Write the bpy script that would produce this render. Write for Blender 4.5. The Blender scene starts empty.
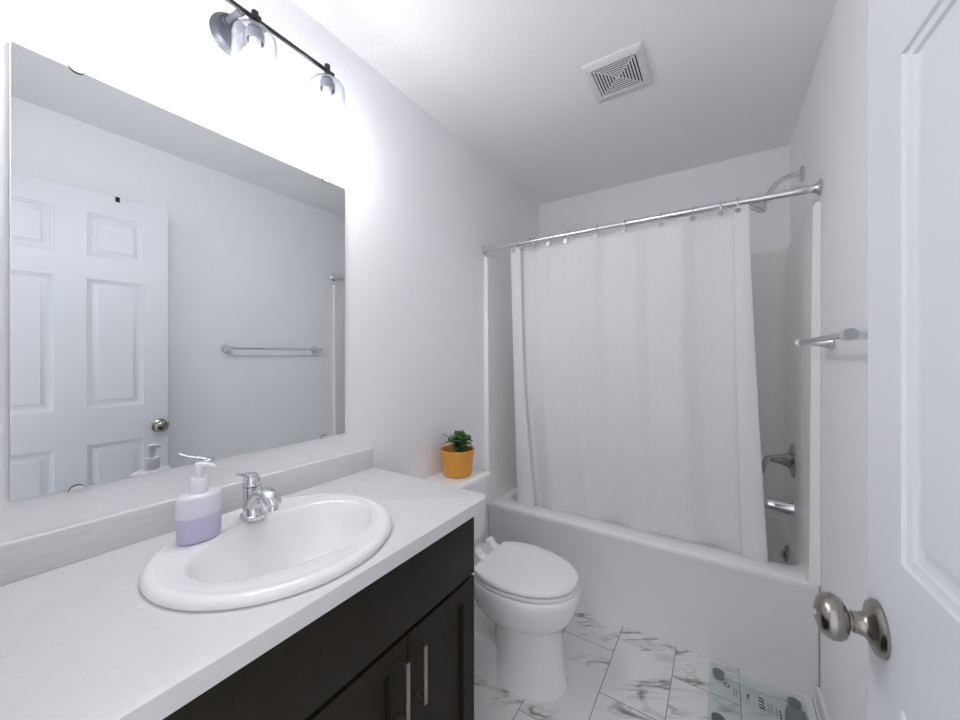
import bpy, bmesh, math, random
from mathutils import Vector, Matrix
from mathutils.geometry import tessellate_polygon

random.seed(7)
scn = bpy.context.scene
C = scn.collection

# ------------------------------------------------------------------ camera
cam_d = bpy.data.cameras.new('camera')
cam = bpy.data.objects.new('camera', cam_d)
C.objects.link(cam)
cam.location = (1.1995, 0.0, 1.346)
cam.rotation_euler = (math.radians(90), 0, math.radians(33.078))
cam_d.sensor_width = 36.0
cam_d.lens = 370.0 / 960.0 * 36.0
cam_d.shift_y = -4.5 / 960.0
cam_d.clip_start = 0.02
scn.camera = cam

# ------------------------------------------------------------------ world: daylight of the hall, seen only through the open doorway
wd = bpy.data.worlds.new('world')
scn.world = wd
wd.use_nodes = True
bgn = wd.node_tree.nodes['Background']
bgn.inputs[0].default_value = (0.95, 0.97, 1.0, 1)
bgn.inputs[1].default_value = 1.1

BULB = 165.0
scn.view_settings.view_transform = 'Standard'
scn.view_settings.look = 'None'
scn.view_settings.exposure = 0.28
scn.view_settings.gamma = 1.0
scn.view_settings.use_curve_mapping = False
try:
    scn.cycles.use_denoising = True
    scn.cycles.max_bounces = 14
    scn.cycles.diffuse_bounces = 8
    scn.cycles.transparent_max_bounces = 24
    scn.cycles.sample_clamp_indirect = 6.0
    scn.cycles.caustics_reflective = False
    scn.cycles.caustics_refractive = False
except Exception:
    pass

# ------------------------------------------------------------------ materials
def new_mat(name):
    m = bpy.data.materials.new(name)
    m.use_nodes = True
    nt = m.node_tree
    return m, nt, nt.nodes['Principled BSDF']

def N(nt, kind, **kw):
    n = nt.nodes.new(kind)
    for k, v in kw.items():
        setattr(n, k, v)
    return n

def pmat(name, col, rough=0.5, metal=0.0, spec=0.5, bump=None, var=None, coat=0.0):
    """bump = (scale, strength, distance); var = (scale, amount) for a slight tone variation"""
    m, nt, b = new_mat(name)
    b.inputs['Base Color'].default_value = (*col, 1)
    b.inputs['Roughness'].default_value = rough
    b.inputs['Metallic'].default_value = metal
    b.inputs['Specular IOR Level'].default_value = spec
    b.inputs['Coat Weight'].default_value = coat
    tc = N(nt, 'ShaderNodeTexCoord')
    if bump:
        no = N(nt, 'ShaderNodeTexNoise')
        no.inputs['Scale'].default_value = bump[0]
        no.inputs['Detail'].default_value = 3.0
        nt.links.new(tc.outputs['Object'], no.inputs['Vector'])
        bp = N(nt, 'ShaderNodeBump')
        bp.inputs['Strength'].default_value = bump[1]
        bp.inputs['Distance'].default_value = bump[2]
        nt.links.new(no.outputs['Fac'], bp.inputs['Height'])
        nt.links.new(bp.outputs['Normal'], b.inputs['Normal'])
    if var:
        no = N(nt, 'ShaderNodeTexNoise')
        no.inputs['Scale'].default_value = var[0]
        no.inputs['Detail'].default_value = 4.0
        nt.links.new(tc.outputs['Object'], no.inputs['Vector'])
        mx = N(nt, 'ShaderNodeMix', data_type='RGBA')
        a = var[1]
        mx.inputs['A'].default_value = (*[max(0, c * (1 - a)) for c in col], 1)
        mx.inputs['B'].default_value = (*[min(1, c * (1 + a)) for c in col], 1)
        nt.links.new(no.outputs['Fac'], mx.inputs['Factor'])
        nt.links.new(mx.outputs['Result'], b.inputs['Base Color'])
    return m

M = {}
M['wall'] = pmat('wall_paint', (0.89, 0.89, 0.905), 0.6, bump=(110, 0.35, 0.004), spec=0.3)
M['ceiling'] = pmat('ceiling_paint', (0.90, 0.90, 0.905), 0.8, bump=(120, 0.25, 0.004), spec=0.2)
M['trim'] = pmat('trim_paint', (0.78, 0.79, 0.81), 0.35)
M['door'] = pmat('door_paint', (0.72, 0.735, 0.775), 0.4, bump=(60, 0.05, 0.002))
M['porcelain'] = pmat('porcelain', (0.86, 0.86, 0.865), 0.12, coat=0.3)
M['seat'] = pmat('seat_plastic', (0.84, 0.84, 0.86), 0.3)
M['tub'] = pmat('tub_acrylic', (0.82, 0.82, 0.825), 0.22)
M['surround'] = pmat('surround_acrylic', (0.90, 0.88, 0.865), 0.3)
M['chrome'] = pmat('chrome', (0.72, 0.73, 0.75), 0.08, metal=1.0, bump=(30, 0.01, 0.001))
M['nickel'] = pmat('satin_nickel', (0.33, 0.31, 0.285), 0.24, metal=1.0, bump=(300, 0.02, 0.001))
M['bar_nickel'] = pmat('brushed_nickel', (0.72, 0.73, 0.75), 0.2, metal=1.0, bump=(300, 0.02, 0.001))
M['valve'] = pmat('valve_metal', (0.42, 0.41, 0.40), 0.22, metal=1.0, bump=(300, 0.02, 0.001))
M['satin'] = pmat('satin_chrome', (0.74, 0.75, 0.77), 0.36, metal=1.0, bump=(300, 0.02, 0.001))
M['pull'] = pmat('champagne_metal', (0.42, 0.35, 0.29), 0.32, metal=1.0, bump=(300, 0.03, 0.001))
M['dark'] = pmat('dark_metal', (0.02, 0.021, 0.026), 0.35, metal=0.4, bump=(200, 0.05, 0.001))
M['plate_grey'] = pmat('grey_metal', (0.055, 0.058, 0.07), 0.4, metal=0.25, bump=(200, 0.05, 0.001))
M['socket'] = pmat('socket_metal', (0.16, 0.165, 0.19), 0.45, metal=0.3)
M['black'] = pmat('black_gap', (0.01, 0.01, 0.01), 0.8)
M['fan'] = pmat('fan_plastic', (0.76, 0.76, 0.76), 0.45)
M['soap_white'] = pmat('white_plastic', (0.82, 0.81, 0.84), 0.3)
M['soil'] = pmat('potting_soil', (0.05, 0.03, 0.018), 0.95, bump=(90, 0.8, 0.01), var=(60, 0.5))
M['pot'] = pmat('ochre_pot', (0.74, 0.335, 0.045), 0.45, var=(40, 0.06), bump=(60, 0.05, 0.002))
M['leaf'] = pmat('leaf_green', (0.075, 0.17, 0.045), 0.3, var=(35, 0.55))
M['stem'] = pmat('stem_green', (0.07, 0.12, 0.03), 0.5, var=(40, 0.3))
M['pad'] = pmat('grey_rubber', (0.13, 0.15, 0.15), 0.5, bump=(400, 0.1, 0.001))
M['ink'] = pmat('dark_ink', (0.03, 0.03, 0.035), 0.5)
M['ink_grey'] = pmat('grey_ink', (0.22, 0.24, 0.25), 0.5)
M['bulb_base'] = pmat('bulb_plastic', (0.86, 0.84, 0.80), 0.4)
M['clip'] = pmat('clip_plastic', (0.72, 0.74, 0.75), 0.15, spec=0.6)

def cabinet_mat():
    m, nt, b = new_mat('espresso_wood')
    tc = N(nt, 'ShaderNodeTexCoord')
    mp = N(nt, 'ShaderNodeMapping')
    mp.inputs['Scale'].default_value = (30, 30, 2.5)
    nt.links.new(tc.outputs['Object'], mp.inputs['Vector'])
    no = N(nt, 'ShaderNodeTexNoise')
    no.inputs['Scale'].default_value = 3.0
    no.inputs['Detail'].default_value = 5.0
    nt.links.new(mp.outputs['Vector'], no.inputs['Vector'])
    cr = N(nt, 'ShaderNodeValToRGB')
    cr.color_ramp.elements[0].color = (0.013, 0.010, 0.0065, 1)
    cr.color_ramp.elements[1].color = (0.021, 0.0165, 0.011, 1)
    nt.links.new(no.outputs['Fac'], cr.inputs['Fac'])
    nt.links.new(cr.outputs['Color'], b.inputs['Base Color'])
    b.inputs['Roughness'].default_value = 0.5
    b.inputs['Specular IOR Level'].default_value = 0.22
    return m
M['cabinet'] = cabinet_mat()

def laminate_mat(name, lo, hi):
    m, nt, b = new_mat(name)
    tc = N(nt, 'ShaderNodeTexCoord')
    mp = N(nt, 'ShaderNodeMapping')
    mp.inputs['Scale'].default_value = (90, 5, 90)
    nt.links.new(tc.outputs['Object'], mp.inputs['Vector'])
    no = N(nt, 'ShaderNodeTexNoise')
    no.inputs['Scale'].default_value = 4.0
    no.inputs['Detail'].default_value = 6.0
    no.inputs['Roughness'].default_value = 0.65
    nt.links.new(mp.outputs['Vector'], no.inputs['Vector'])
    cr = N(nt, 'ShaderNodeValToRGB')
    cr.color_ramp.elements[0].position = 0.32
    cr.color_ramp.elements[1].position = 0.66
    cr.color_ramp.elements[0].color = (*lo, 1)
    cr.color_ramp.elements[1].color = (*hi, 1)
    nt.links.new(no.outputs['Fac'], cr.inputs['Fac'])
    nt.links.new(cr.outputs['Color'], b.inputs['Base Color'])
    b.inputs['Roughness'].default_value = 0.38
    return m
M['laminate'] = laminate_mat('linen_laminate', (0.66, 0.645, 0.65), (0.735, 0.725, 0.73))

def floor_mat():
    m, nt, b = new_mat('marble_tile')
    tc = N(nt, 'ShaderNodeTexCoord')
    sp = N(nt, 'ShaderNodeSeparateXYZ')
    nt.links.new(tc.outputs['Object'], sp.inputs['Vector'])
    def math_(op, a, bb=None, c=None):
        n = N(nt, 'ShaderNodeMath', operation=op)
        for i, v in enumerate((a, bb, c)):
            if v is None:
                continue
            if isinstance(v, (int, float)):
                n.inputs[i].default_value = v
            else:
                nt.links.new(v, n.inputs[i])
        return n.outputs[0]
    W_, L_ = 0.236, 0.48
    xs = math_('DIVIDE', math_('ADD', sp.outputs['X'], 20 * W_ - 0.555), W_)
    col = math_('FLOOR', xs)
    fx = math_('FRACT', xs)
    par = math_('MODULO', col, 2.0)
    ys = math_('DIVIDE', math_('ADD', sp.outputs['Y'], 20 * L_ - 1.74), L_)
    ys = math_('ADD', ys, math_('MULTIPLY', par, 0.5))
    row = math_('FLOOR', ys)
    fy = math_('FRACT', ys)
    gx = math_('MULTIPLY', math_('MINIMUM', fx, math_('SUBTRACT', 1.0, fx)), W_)
    gy = math_('MULTIPLY', math_('MINIMUM', fy, math_('SUBTRACT', 1.0, fy)), L_)
    g = math_('LESS_THAN', math_('MINIMUM', gx, gy), 0.0016)
    # every tile gets its own cut of the veining
    cb = N(nt, 'ShaderNodeCombineXYZ')
    nt.links.new(math_('MULTIPLY', col, 3.17), cb.inputs['X'])
    nt.links.new(math_('MULTIPLY', row, 2.31), cb.inputs['Y'])
    nt.links.new(math_('MULTIPLY', math_('ADD', col, row), 1.73), cb.inputs['Z'])
    va = N(nt, 'ShaderNodeVectorMath', operation='ADD')
    nt.links.new(tc.outputs['Object'], va.inputs[0])
    nt.links.new(cb.outputs['Vector'], va.inputs[1])
    mp = N(nt, 'ShaderNodeMapping')
    mp.inputs['Scale'].default_value = (1.5, 4.4, 1)
    vr = N(nt, 'ShaderNodeVectorRotate', rotation_type='Z_AXIS')
    vr.inputs['Angle'].default_value = math.radians(-32)
    nt.links.new(va.outputs[0], vr.inputs['Vector'])
    nt.links.new(vr.outputs[0], mp.inputs['Vector'])
    def vein(scale, width, dist):
        no = N(nt, 'ShaderNodeTexNoise')
        no.inputs['Scale'].default_value = scale
        no.inputs['Detail'].default_value = 5.0
        no.inputs['Distortion'].default_value = dist
        nt.links.new(mp.outputs['Vector'], no.inputs['Vector'])
        d = math_('ABSOLUTE', math_('SUBTRACT', no.outputs['Fac'], 0.5))
        mr = N(nt, 'ShaderNodeMapRange')
        mr.inputs['From Min'].default_value = 0.0
        mr.inputs['From Max'].default_value = width
        mr.inputs['To Min'].default_value = 1.0
        mr.inputs['To Max'].default_value = 0.0
        nt.links.new(d, mr.inputs['Value'])
        return math_('POWER', mr.outputs[0], 1.6)
    no2 = N(nt, 'ShaderNodeTexNoise')
    no2.inputs['Scale'].default_value = 1.9
    nt.links.new(mp.outputs['Vector'], no2.inputs['Vector'])
    mk = N(nt, 'ShaderNodeMapRange')
    mk.inputs['From Min'].default_value = 0.47
    mk.inputs['From Max'].default_value = 0.62
    nt.links.new(no2.outputs['Fac'], mk.inputs['Value'])
    v1 = math_('MULTIPLY', vein(1.5, 0.042, 0.5), mk.outputs[0])
    v2 = math_('MULTIPLY', vein(2.6, 0.055, 0.9), math_('MULTIPLY', mk.outputs[0], 0.35))
    v = math_('MINIMUM', math_('ADD', v1, v2), 1.0)
    mx = N(nt, 'ShaderNodeMix', data_type='RGBA')
    mx.inputs['A'].default_value = (0.80, 0.79, 0.785, 1)
    mx.inputs['B'].default_value = (0.24, 0.235, 0.23, 1)
    nt.links.new(v, mx.inputs['Factor'])
    mg = N(nt, 'ShaderNodeMix', data_type='RGBA')
    nt.links.new(mx.outputs['Result'], mg.inputs['A'])
    mg.inputs['B'].default_value = (0.22, 0.21, 0.20, 1)
    nt.links.new(g, mg.inputs['Factor'])
    nt.links.new(mg.outputs['Result'], b.inputs['Base Color'])
    b.inputs['Roughness'].default_value = 0.3
    bp = N(nt, 'ShaderNodeBump')
    bp.inputs['Strength'].default_value = 0.4
    bp.inputs['Distance'].default_value = 0.002
    nt.links.new(math_('SUBTRACT', 1.0, g), bp.inputs['Height'])
    nt.links.new(bp.outputs['Normal'], b.inputs['Normal'])
    return m
M['floor'] = floor_mat()

def mirror_mat():
    m, nt, b = new_mat('silvered_glass')
    b.inputs['Metallic'].default_value = 1.0
    b.inputs['Roughness'].default_value = 0.0
    tc = N(nt, 'ShaderNodeTexCoord')
    no = N(nt, 'ShaderNodeTexNoise')
    no.inputs['Scale'].default_value = 6.0
    nt.links.new(tc.outputs['Object'], no.inputs['Vector'])
    mx = N(nt, 'ShaderNodeMix', data_type='RGBA')
    mx.inputs['A'].default_value = (0.83, 0.865, 0.87, 1)
    mx.inputs['B'].default_value = (0.86, 0.89, 0.895, 1)
    nt.links.new(no.outputs['Fac'], mx.inputs['Factor'])
    nt.links.new(mx.outputs['Result'], b.inputs['Base Color'])
    return m
M['mirror'] = mirror_mat()

def thin_glass(name, tint, refl, seeds=False, edge=0.8):
    """clear pane: lets light straight through, with a clear coat reflection that grows towards the rim"""
    m = bpy.data.materials.new(name)
    m.use_nodes = True
    nt = m.node_tree
    nt.nodes.clear()
    out = N(nt, 'ShaderNodeOutputMaterial')
    tr = N(nt, 'ShaderNodeBsdfTransparent')
    tr.inputs[0].default_value = (*tint, 1)
    fw = N(nt, 'ShaderNodeLayerWeight')
    fw.inputs['Blend'].default_value = 0.5
    fp = N(nt, 'ShaderNodeMath', operation='POWER')
    fp.inputs[1].default_value = 5.0
    nt.links.new(fw.outputs['Facing'], fp.inputs[0])
    tm = N(nt, 'ShaderNodeMix', data_type='RGBA')
    tm.inputs['A'].default_value = (*tint, 1)
    tm.inputs['B'].default_value = (*[c * edge for c in tint], 1)
    nt.links.new(fp.outputs[0], tm.inputs['Factor'])
    nt.links.new(tm.outputs['Result'], tr.inputs[0])
    gl = N(nt, 'ShaderNodeBsdfGlossy')
    gl.inputs['Roughness'].default_value = 0.04
    gl.inputs[0].default_value = (0.9, 0.92, 0.94, 1)
    lw = N(nt, 'ShaderNodeLayerWeight')
    lw.inputs['Blend'].default_value = 0.5
    pw = N(nt, 'ShaderNodeMath', operation='POWER')
    pw.inputs[1].default_value = 3.0
    nt.links.new(lw.outputs['Facing'], pw.inputs[0])
    ma = N(nt, 'ShaderNodeMath', operation='MULTIPLY_ADD')
    ma.inputs[1].default_value = refl * 3.0
    ma.inputs[2].default_value = 0.03
    nt.links.new(pw.outputs[0], ma.inputs[0])
    ms = N(nt, 'ShaderNodeMixShader')
    nt.links.new(ma.outputs[0], ms.inputs[0])
    nt.links.new(tr.outputs[0], ms.inputs[1])
    nt.links.new(gl.outputs[0], ms.inputs[2])
    if seeds:
        tc = N(nt, 'ShaderNodeTexCoord')
        vo = N(nt, 'ShaderNodeTexVoronoi')
        vo.inputs['Scale'].default_value = 190.0
        nt.links.new(tc.outputs['Object'], vo.inputs['Vector'])
        bp = N(nt, 'ShaderNodeBump')
        bp.inputs['Strength'].default_value = 0.6
        bp.inputs['Distance'].default_value = 0.003
        nt.links.new(vo.outputs['Distance'], bp.inputs['Height'])
        nt.links.new(bp.outputs['Normal'], gl.inputs['Normal'])
        # the bubbles themselves, small pale specks in the glass
        df = N(nt, 'ShaderNodeBsdfDiffuse')
        df.inputs[0].default_value = (0.55, 0.57, 0.62, 1)
        mr = N(nt, 'ShaderNodeMapRange')
        mr.inputs['From Min'].default_value = 0.28
        mr.inputs['From Max'].default_value = 0.16
        mr.inputs['To Min'].default_value = 0.03
        mr.inputs['To Max'].default_value = 0.30
        nt.links.new(vo.outputs['Distance'], mr.inputs['Value'])
        m2 = N(nt, 'ShaderNodeMixShader')
        nt.links.new(mr.outputs[0], m2.inputs[0])
        nt.links.new(ms.outputs[0], m2.inputs[1])
        nt.links.new(df.outputs[0], m2.inputs[2])
        nt.links.new(m2.outputs[0], out.inputs[0])
    else:
        nt.links.new(ms.outputs[0], out.inputs[0])
    return m
M['shade_glass'] = thin_glass('seeded_glass', (0.95, 0.955, 0.97), 0.16, True, 0.12)
M['scale_glass'] = thin_glass('green_glass', (0.925, 0.955, 0.945), 0.22)

def bulb_mat():
    m = bpy.data.materials.new('lit_bulb')
    m.use_nodes = True
    nt = m.node_tree
    nt.nodes.clear()
    out = N(nt, 'ShaderNodeOutputMaterial')
    em = N(nt, 'ShaderNodeEmission')
    em.inputs[0].default_value = (1.0, 0.985, 0.975, 1)
    em.inputs[1].default_value = BULB
    nt.links.new(em.outputs[0], out.inputs[0])
    return m
M['bulb'] = bulb_mat()

def bottle_mat():
    m, nt, b = new_mat('frosted_bottle')
    tc = N(nt, 'ShaderNodeTexCoord')
    sp = N(nt, 'ShaderNodeSeparateXYZ')
    nt.links.new(tc.outputs['Object'], sp.inputs['Vector'])
    cr = N(nt, 'ShaderNodeValToRGB')
    mr = N(nt, 'ShaderNodeMapRange')
    mr.inputs['From Min'].default_value = 0.0
    mr.inputs['From Max'].default_value = 0.12
    nt.links.new(sp.outputs['Z'], mr.inputs['Value'])
    e = cr.color_ramp.elements
    e[0].position = 0.0
    e[0].color = (0.53, 0.50, 0.68, 1)
    e[1].position = 1.0
    e[1].color = (0.80, 0.78, 0.85, 1)
    for p, c in ((0.478, (0.56, 0.53, 0.70, 1)), (0.50, (0.74, 0.71, 0.83, 1))):
        x = e.new(p)
        x.color = c
    nt.links.new(mr.outputs[0], cr.inputs['Fac'])
    nt.links.new(cr.outputs['Color'], b.inputs['Base Color'])
    b.inputs['Roughness'].default_value = 0.35
    b.inputs['Subsurface Weight'].default_value = 0.15
    b.inputs['Subsurface Radius'].default_value = (0.01, 0.01, 0.012)
    return m
M['bottle'] = bottle_mat()

def curtain_mat():
    m, nt, b = new_mat('curtain_cloth')
    b.inputs['Base Color'].default_value = (0.90, 0.895, 0.91, 1)
    b.inputs['Roughness'].default_value = 0.85
    b.inputs['Specular IOR Level'].default_value = 0.15
    tc = N(nt, 'ShaderNodeTexCoord')
    mp = N(nt, 'ShaderNodeMapping')
    mp.inputs['Scale'].default_value = (7, 7, 1.6)
    nt.links.new(tc.outputs['Object'], mp.inputs['Vector'])
    n1 = N(nt, 'ShaderNodeTexNoise')
    n1.inputs['Scale'].default_value = 1.6
    n1.inputs['Detail'].default_value = 4.0
    n1.inputs['Distortion'].default_value = 0.8
    nt.links.new(mp.outputs['Vector'], n1.inputs['Vector'])
    n2 = N(nt, 'ShaderNodeTexNoise')
    n2.inputs['Scale'].default_value = 500.0
    nt.links.new(tc.outputs['Object'], n2.inputs['Vector'])
    b1 = N(nt, 'ShaderNodeBump')
    b1.inputs['Strength'].default_value = 0.35
    b1.inputs['Distance'].default_value = 0.02
    nt.links.new(n1.outputs['Fac'], b1.inputs['Height'])
    b2 = N(nt, 'ShaderNodeBump')
    b2.inputs['Strength'].default_value = 0.1
    b2.inputs['Distance'].default_value = 0.001
    nt.links.new(n2.outputs['Fac'], b2.inputs['Height'])
    nt.links.new(b1.outputs['Normal'], b2.inputs['Normal'])
    nt.links.new(b2.outputs['Normal'], b.inputs['Normal'])
    tl = N(nt, 'ShaderNodeBsdfTranslucent')
    tl.inputs[0].default_value = (0.9, 0.9, 0.9, 1)
    ms = N(nt, 'ShaderNodeMixShader')
    ms.inputs[0].default_value = 0.3
    out = nt.nodes['Material Output']
    nt.links.new(b.outputs[0], ms.inputs[1])
    nt.links.new(tl.outputs[0], ms.inputs[2])
    nt.links.new(ms.outputs[0], out.inputs[0])
    return m
M['curtain'] = curtain_mat()

# ------------------------------------------------------------------ mesh helpers
class MB:
    def __init__(self):
        self.bm = bmesh.new()

    def box(self, x0, x1, y0, y1, z0, z1, bev=0.0, seg=2):
        r = bmesh.ops.create_cube(self.bm, size=1.0)
        vs = r['verts']
        for v in vs:
            v.co = Vector((x0 + (v.co.x + .5) * (x1 - x0), y0 + (v.co.y + .5) * (y1 - y0), z0 + (v.co.z + .5) * (z1 - z0)))
        if bev > 0:
            es = list({e for v in vs for e in v.link_edges})
            bmesh.ops.bevel(self.bm, geom=es, offset=bev, segments=seg, profile=0.5, affect='EDGES')
        return self

    def rings(self, rs, cap0=True, cap1=True, loop=False):
        """loft closed rings of equal length"""
        vr = [[self.bm.verts.new(p) for p in r] for r in rs]
        n = len(vr[0])
        pairs = list(zip(vr[:-1], vr[1:]))
        if loop:
            pairs.append((vr[-1], vr[0]))
        for a, b in pairs:
            for i in range(n):
                j = (i + 1) % n
                self.bm.faces.new((a[i], a[j], b[j], b[i]))
        if not loop:
            if cap0:
                self.bm.faces.new(vr[0][::-1])
            if cap1:
                self.bm.faces.new(vr[-1])
        return self

    def grid(self, rows):
        vr = [[self.bm.verts.new(p) for p in r] for r in rows]
        for a, b in zip(vr[:-1], vr[1:]):
            for i in range(len(a) - 1):
                self.bm.faces.new((a[i], a[i + 1], b[i + 1], b[i]))
        return self

    def lathe(self, prof, origin, axis=(0, 0, 1), n=32, cap0=True, cap1=True, loop=False, sc=(1, 1)):
        """prof = [(radius, along axis)]"""
        a = Vector(axis).normalized()
        h = Vector((0, 0, 1)) if abs(a.z) < 0.9 else Vector((1, 0, 0))
        u = h.cross(a).normalized()
        w = a.cross(u)
        o = Vector(origin)
        rs = []
        for r, t in prof:
            rs.append([o + a * t + u * (r * sc[0] * math.cos(2 * math.pi * i / n)) + w * (r * sc[1] * math.sin(2 * math.pi * i / n)) for i in range(n)])
        return self.rings(rs, cap0, cap1, loop)

    def tube(self, path, rad, n=14, closed=False, sq=None):
        P = [Vector(p) for p in path]
        R = rad if isinstance(rad, (list, tuple)) else [rad] * len(P)
        m = len(P)
        rs = []
        u = None
        for i in range(m):
            if closed:
                t = (P[(i + 1) % m] - P[i - 1]).normalized()
            else:
                t = (P[min(i + 1, m - 1)] - P[max(i - 1, 0)]).normalized()
            if u is None:
                h = Vector((0, 0, 1)) if abs(t.z) < 0.9 else Vector((1, 0, 0))
                u = h.cross(t).normalized()
            else:
                u = (u - t * u.dot(t)).normalized()
            w = t.cross(u)
            s = sq[i] if sq else (1, 1)
            rs.append([P[i] + u * (R[i] * s[0] * math.cos(2 * math.pi * k / n)) + w * (R[i] * s[1] * math.sin(2 * math.pi * k / n)) for k in range(n)])
        return self.rings(rs, loop=closed)

    def ball(self, c, r, seg=20):
        rx, ry, rz = (r, r, r) if isinstance(r, (int, float)) else r
        q = bmesh.ops.create_uvsphere(self.bm, u_segments=seg, v_segments=max(6, seg // 2), radius=1.0)
        for v in q['verts']:
            v.co = Vector((c[0] + v.co.x * rx, c[1] + v.co.y * ry, c[2] + v.co.z * rz))
        return self

    def xform(self, mat):
        bmesh.ops.transform(self.bm, matrix=mat, verts=self.bm.verts)
        return self

def wloc(o):
    v = Vector((0, 0, 0))
    while o is not None:
        v += o.location
        o = o.parent
    return v

def obj(name, mb, mat, parent=None, origin=None, ang=35, flip=True):
    """link the shape as ONE mesh object; the shape is given in world coordinates"""
    bm = mb.bm
    if flip:
        bmesh.ops.recalc_face_normals(bm, faces=bm.faces)
    o_w = Vector(origin) if origin is not None else (wloc(parent) if parent else Vector((0, 0, 0)))
    for v in bm.verts:
        v.co -= o_w
    me = bpy.data.meshes.new(name)
    bm.to_mesh(me)
    bm.free()
    me.materials.append(M[mat] if isinstance(mat, str) else mat)
    for p in me.polygons:
        p.use_smooth = True
    me.set_sharp_from_angle(angle=math.radians(ang))
    o = bpy.data.objects.new(name, me)
    C.objects.link(o)
    if parent:
        o.parent = parent
        o.location = o_w - wloc(parent)
    else:
        o.location = o_w
    return o

def tag(o, label, cat, group=None):
    o['label'] = label
    o['category'] = cat
    if group:
        o['group'] = group
    return o

def thing(name, label, cat, loc, group=None):
    o = bpy.data.objects.new(name, None)
    o.empty_display_size = 0.05
    C.objects.link(o)
    o.location = loc
    return tag(o, label, cat, group)

def struct(name, mb, mat, label=None, cat=None, origin=None):
    o = obj(name, mb, mat, None, origin)
    o['kind'] = 'structure'
    if label:
        o['label'] = label
    if cat:
        o['category'] = cat
    return o

def copy_tree(o, parent=None):
    c = o.copy()
    C.objects.link(c)
    if parent:
        c.parent = parent
    for ch in list(o.children):
        copy_tree(ch, c)
    return c

def rrect(cx, cy, hx, hy, r, z, n=6):
    pts = []
    for k, (sx, sy) in enumerate(((1, 1), (-1, 1), (-1, -1), (1, -1))):
        for i in range(n + 1):
            a = math.pi / 2 * (k + i / n)
            pts.append(Vector((cx + sx * (hx - r) + r * math.cos(a), cy + sy * (hy - r) + r * math.sin(a), z)))
    return pts

def ell(cx, cy, rx, ry, z, n=64):
    return [Vector((cx + rx * math.cos(2 * math.pi * i / n), cy + ry * math.sin(2 * math.pi * i / n), z)) for i in range(n)]

# ------------------------------------------------------------------ room shell
W, YB, H = 1.524, 2.692, 2.530
YF = -0.02                       # inner face of the wall the doorway is in
DX0, DX1, DZ = 0.62, 1.44, 2.165  # doorway
struct('floor', MB().box(-0.12, W + 0.12, -1.2, YB + 0.12, -0.06, 0.0), 'floor', 'white marble-look tile floor with grey veins and thin grout', 'floor')
struct('ceiling', MB().box(-0.12, W + 0.12, YF - 0.12, YB + 0.12, H, H + 0.06), 'ceiling', 'flat matte white bathroom ceiling', 'ceiling')
struct('wall_left', MB().box(-0.12, 0.0, YF - 0.12, YB + 0.12, 0, H), 'wall', 'white textured wall carrying the mirror and vanity light', 'wall')
struct('wall_right', MB().box(W, W + 0.12, YF - 0.12, YB + 0.12, 0, H), 'wall', 'white wall carrying the towel bar', 'wall')
struct('wall_back', MB().box(0.0, W, YB, YB + 0.12, 0, H), 'wall', 'white wall above the tub, behind the shower curtain', 'wall')
w = MB()
w.box(0.0, DX0, YF - 0.12, YF, 0, H)
w.box(DX1, W, YF - 0.12, YF, 0, H)
w.box(DX0, DX1, YF - 0.12, YF, DZ, H)
struct('wall_front', w, 'wall', 'white wall around the open doorway', 'wall')
struct('baseboard_right', MB().box(W - 0.016, W, 0.0, 1.915, 0.0, 0.065, 0.004), 'trim', 'low white baseboard along the wall under the towel bar', 'baseboard')
struct('baseboard_left', MB().box(0.0, 0.014, 0.97, 1.915, 0.0, 0.065, 0.004), 'trim', 'low white baseboard behind the toilet', 'baseboard')
t = MB()
t.box(DX0 - 0.06, DX0, YF, YF + 0.014, 0, DZ + 0.06, 0.003)
t.box(DX1, DX1 + 0.06, YF, YF + 0.014, 0, DZ + 0.06, 0.003)
t.box(DX0, DX1, YF, YF + 0.014, DZ, DZ + 0.06, 0.003)
struct('trim_1', t, 'trim', 'white casing around the doorway', 'door casing')

# ------------------------------------------------------------------ door (opened against the right wall)
DA = math.radians(3.2)
LX, LY = 1.382, 0.774            # latch edge of the face turned to the room
DW, DT, DH0, DH1 = 0.785, 0.036, 0.012, 2.150
# local axes: s from latch to hinge, d into the door (towards the right wall), z up
sv = Vector((math.sin(DA), -math.cos(DA), 0))
dv = Vector((math.cos(DA), math.sin(DA), 0))
def dpt(s, d, z):
    return Vector((LX, LY, 0)) + sv * s + dv * d + Vector((0, 0, z))
panels = []
for s0, s1 in ((0.101, 0.309), (0.415, 0.640)):
    for z0, z1 in ((0.27, 0.907), (1.085, 1.722), (1.832, 2.045)):
        panels.append((s0, s1, z0, z1))
dm = MB()
outer = [Vector((0, DH0, 0)), Vector((DW, DH0, 0)), Vector((DW, DH1, 0)), Vector((0, DH1, 0))]
for side, dsgn in ((0.0, 1), (DT, -1)):
    polys = [outer] + [[Vector((a, c, 0)), Vector((b, c, 0)), Vector((b, d, 0)), Vector((a, d, 0))] for a, b, c, d in panels]
    flat = [p for q in polys for p in q]
    tris = tessellate_polygon(polys)
    vv = [dm.bm.verts.new(dpt(p.x, side, p.y)) for p in flat]
    for tri in tris:
        try:
            dm.bm.faces.new([vv[i] for i in tri])
        except ValueError:
            pass
    for a, b, c, d in panels:
        rs = []
        for ins, dep in ((0, 0), (0.002, 0.004), (0.010, 0.006), (0.012, 0.010), (0.019, 0.0125), (0.022, 0.0125), (0.040, 0.0050), (0.0405, 0.0025)):
            rs.append([dpt(x, side + dsgn * dep, z) for x, z in ((a + ins, c + ins), (b - ins, c + ins), (b - ins, d - ins), (a + ins, d - ins))])
        dm.rings(rs, cap0=False, cap1=True)
e0 = [dpt(p.x, 0, p.y) for p in outer]
e1 = [dpt(p.x, DT, p.y) for p in outer]
dm.rings([e0, e1], cap0=False, cap1=False)
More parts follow.
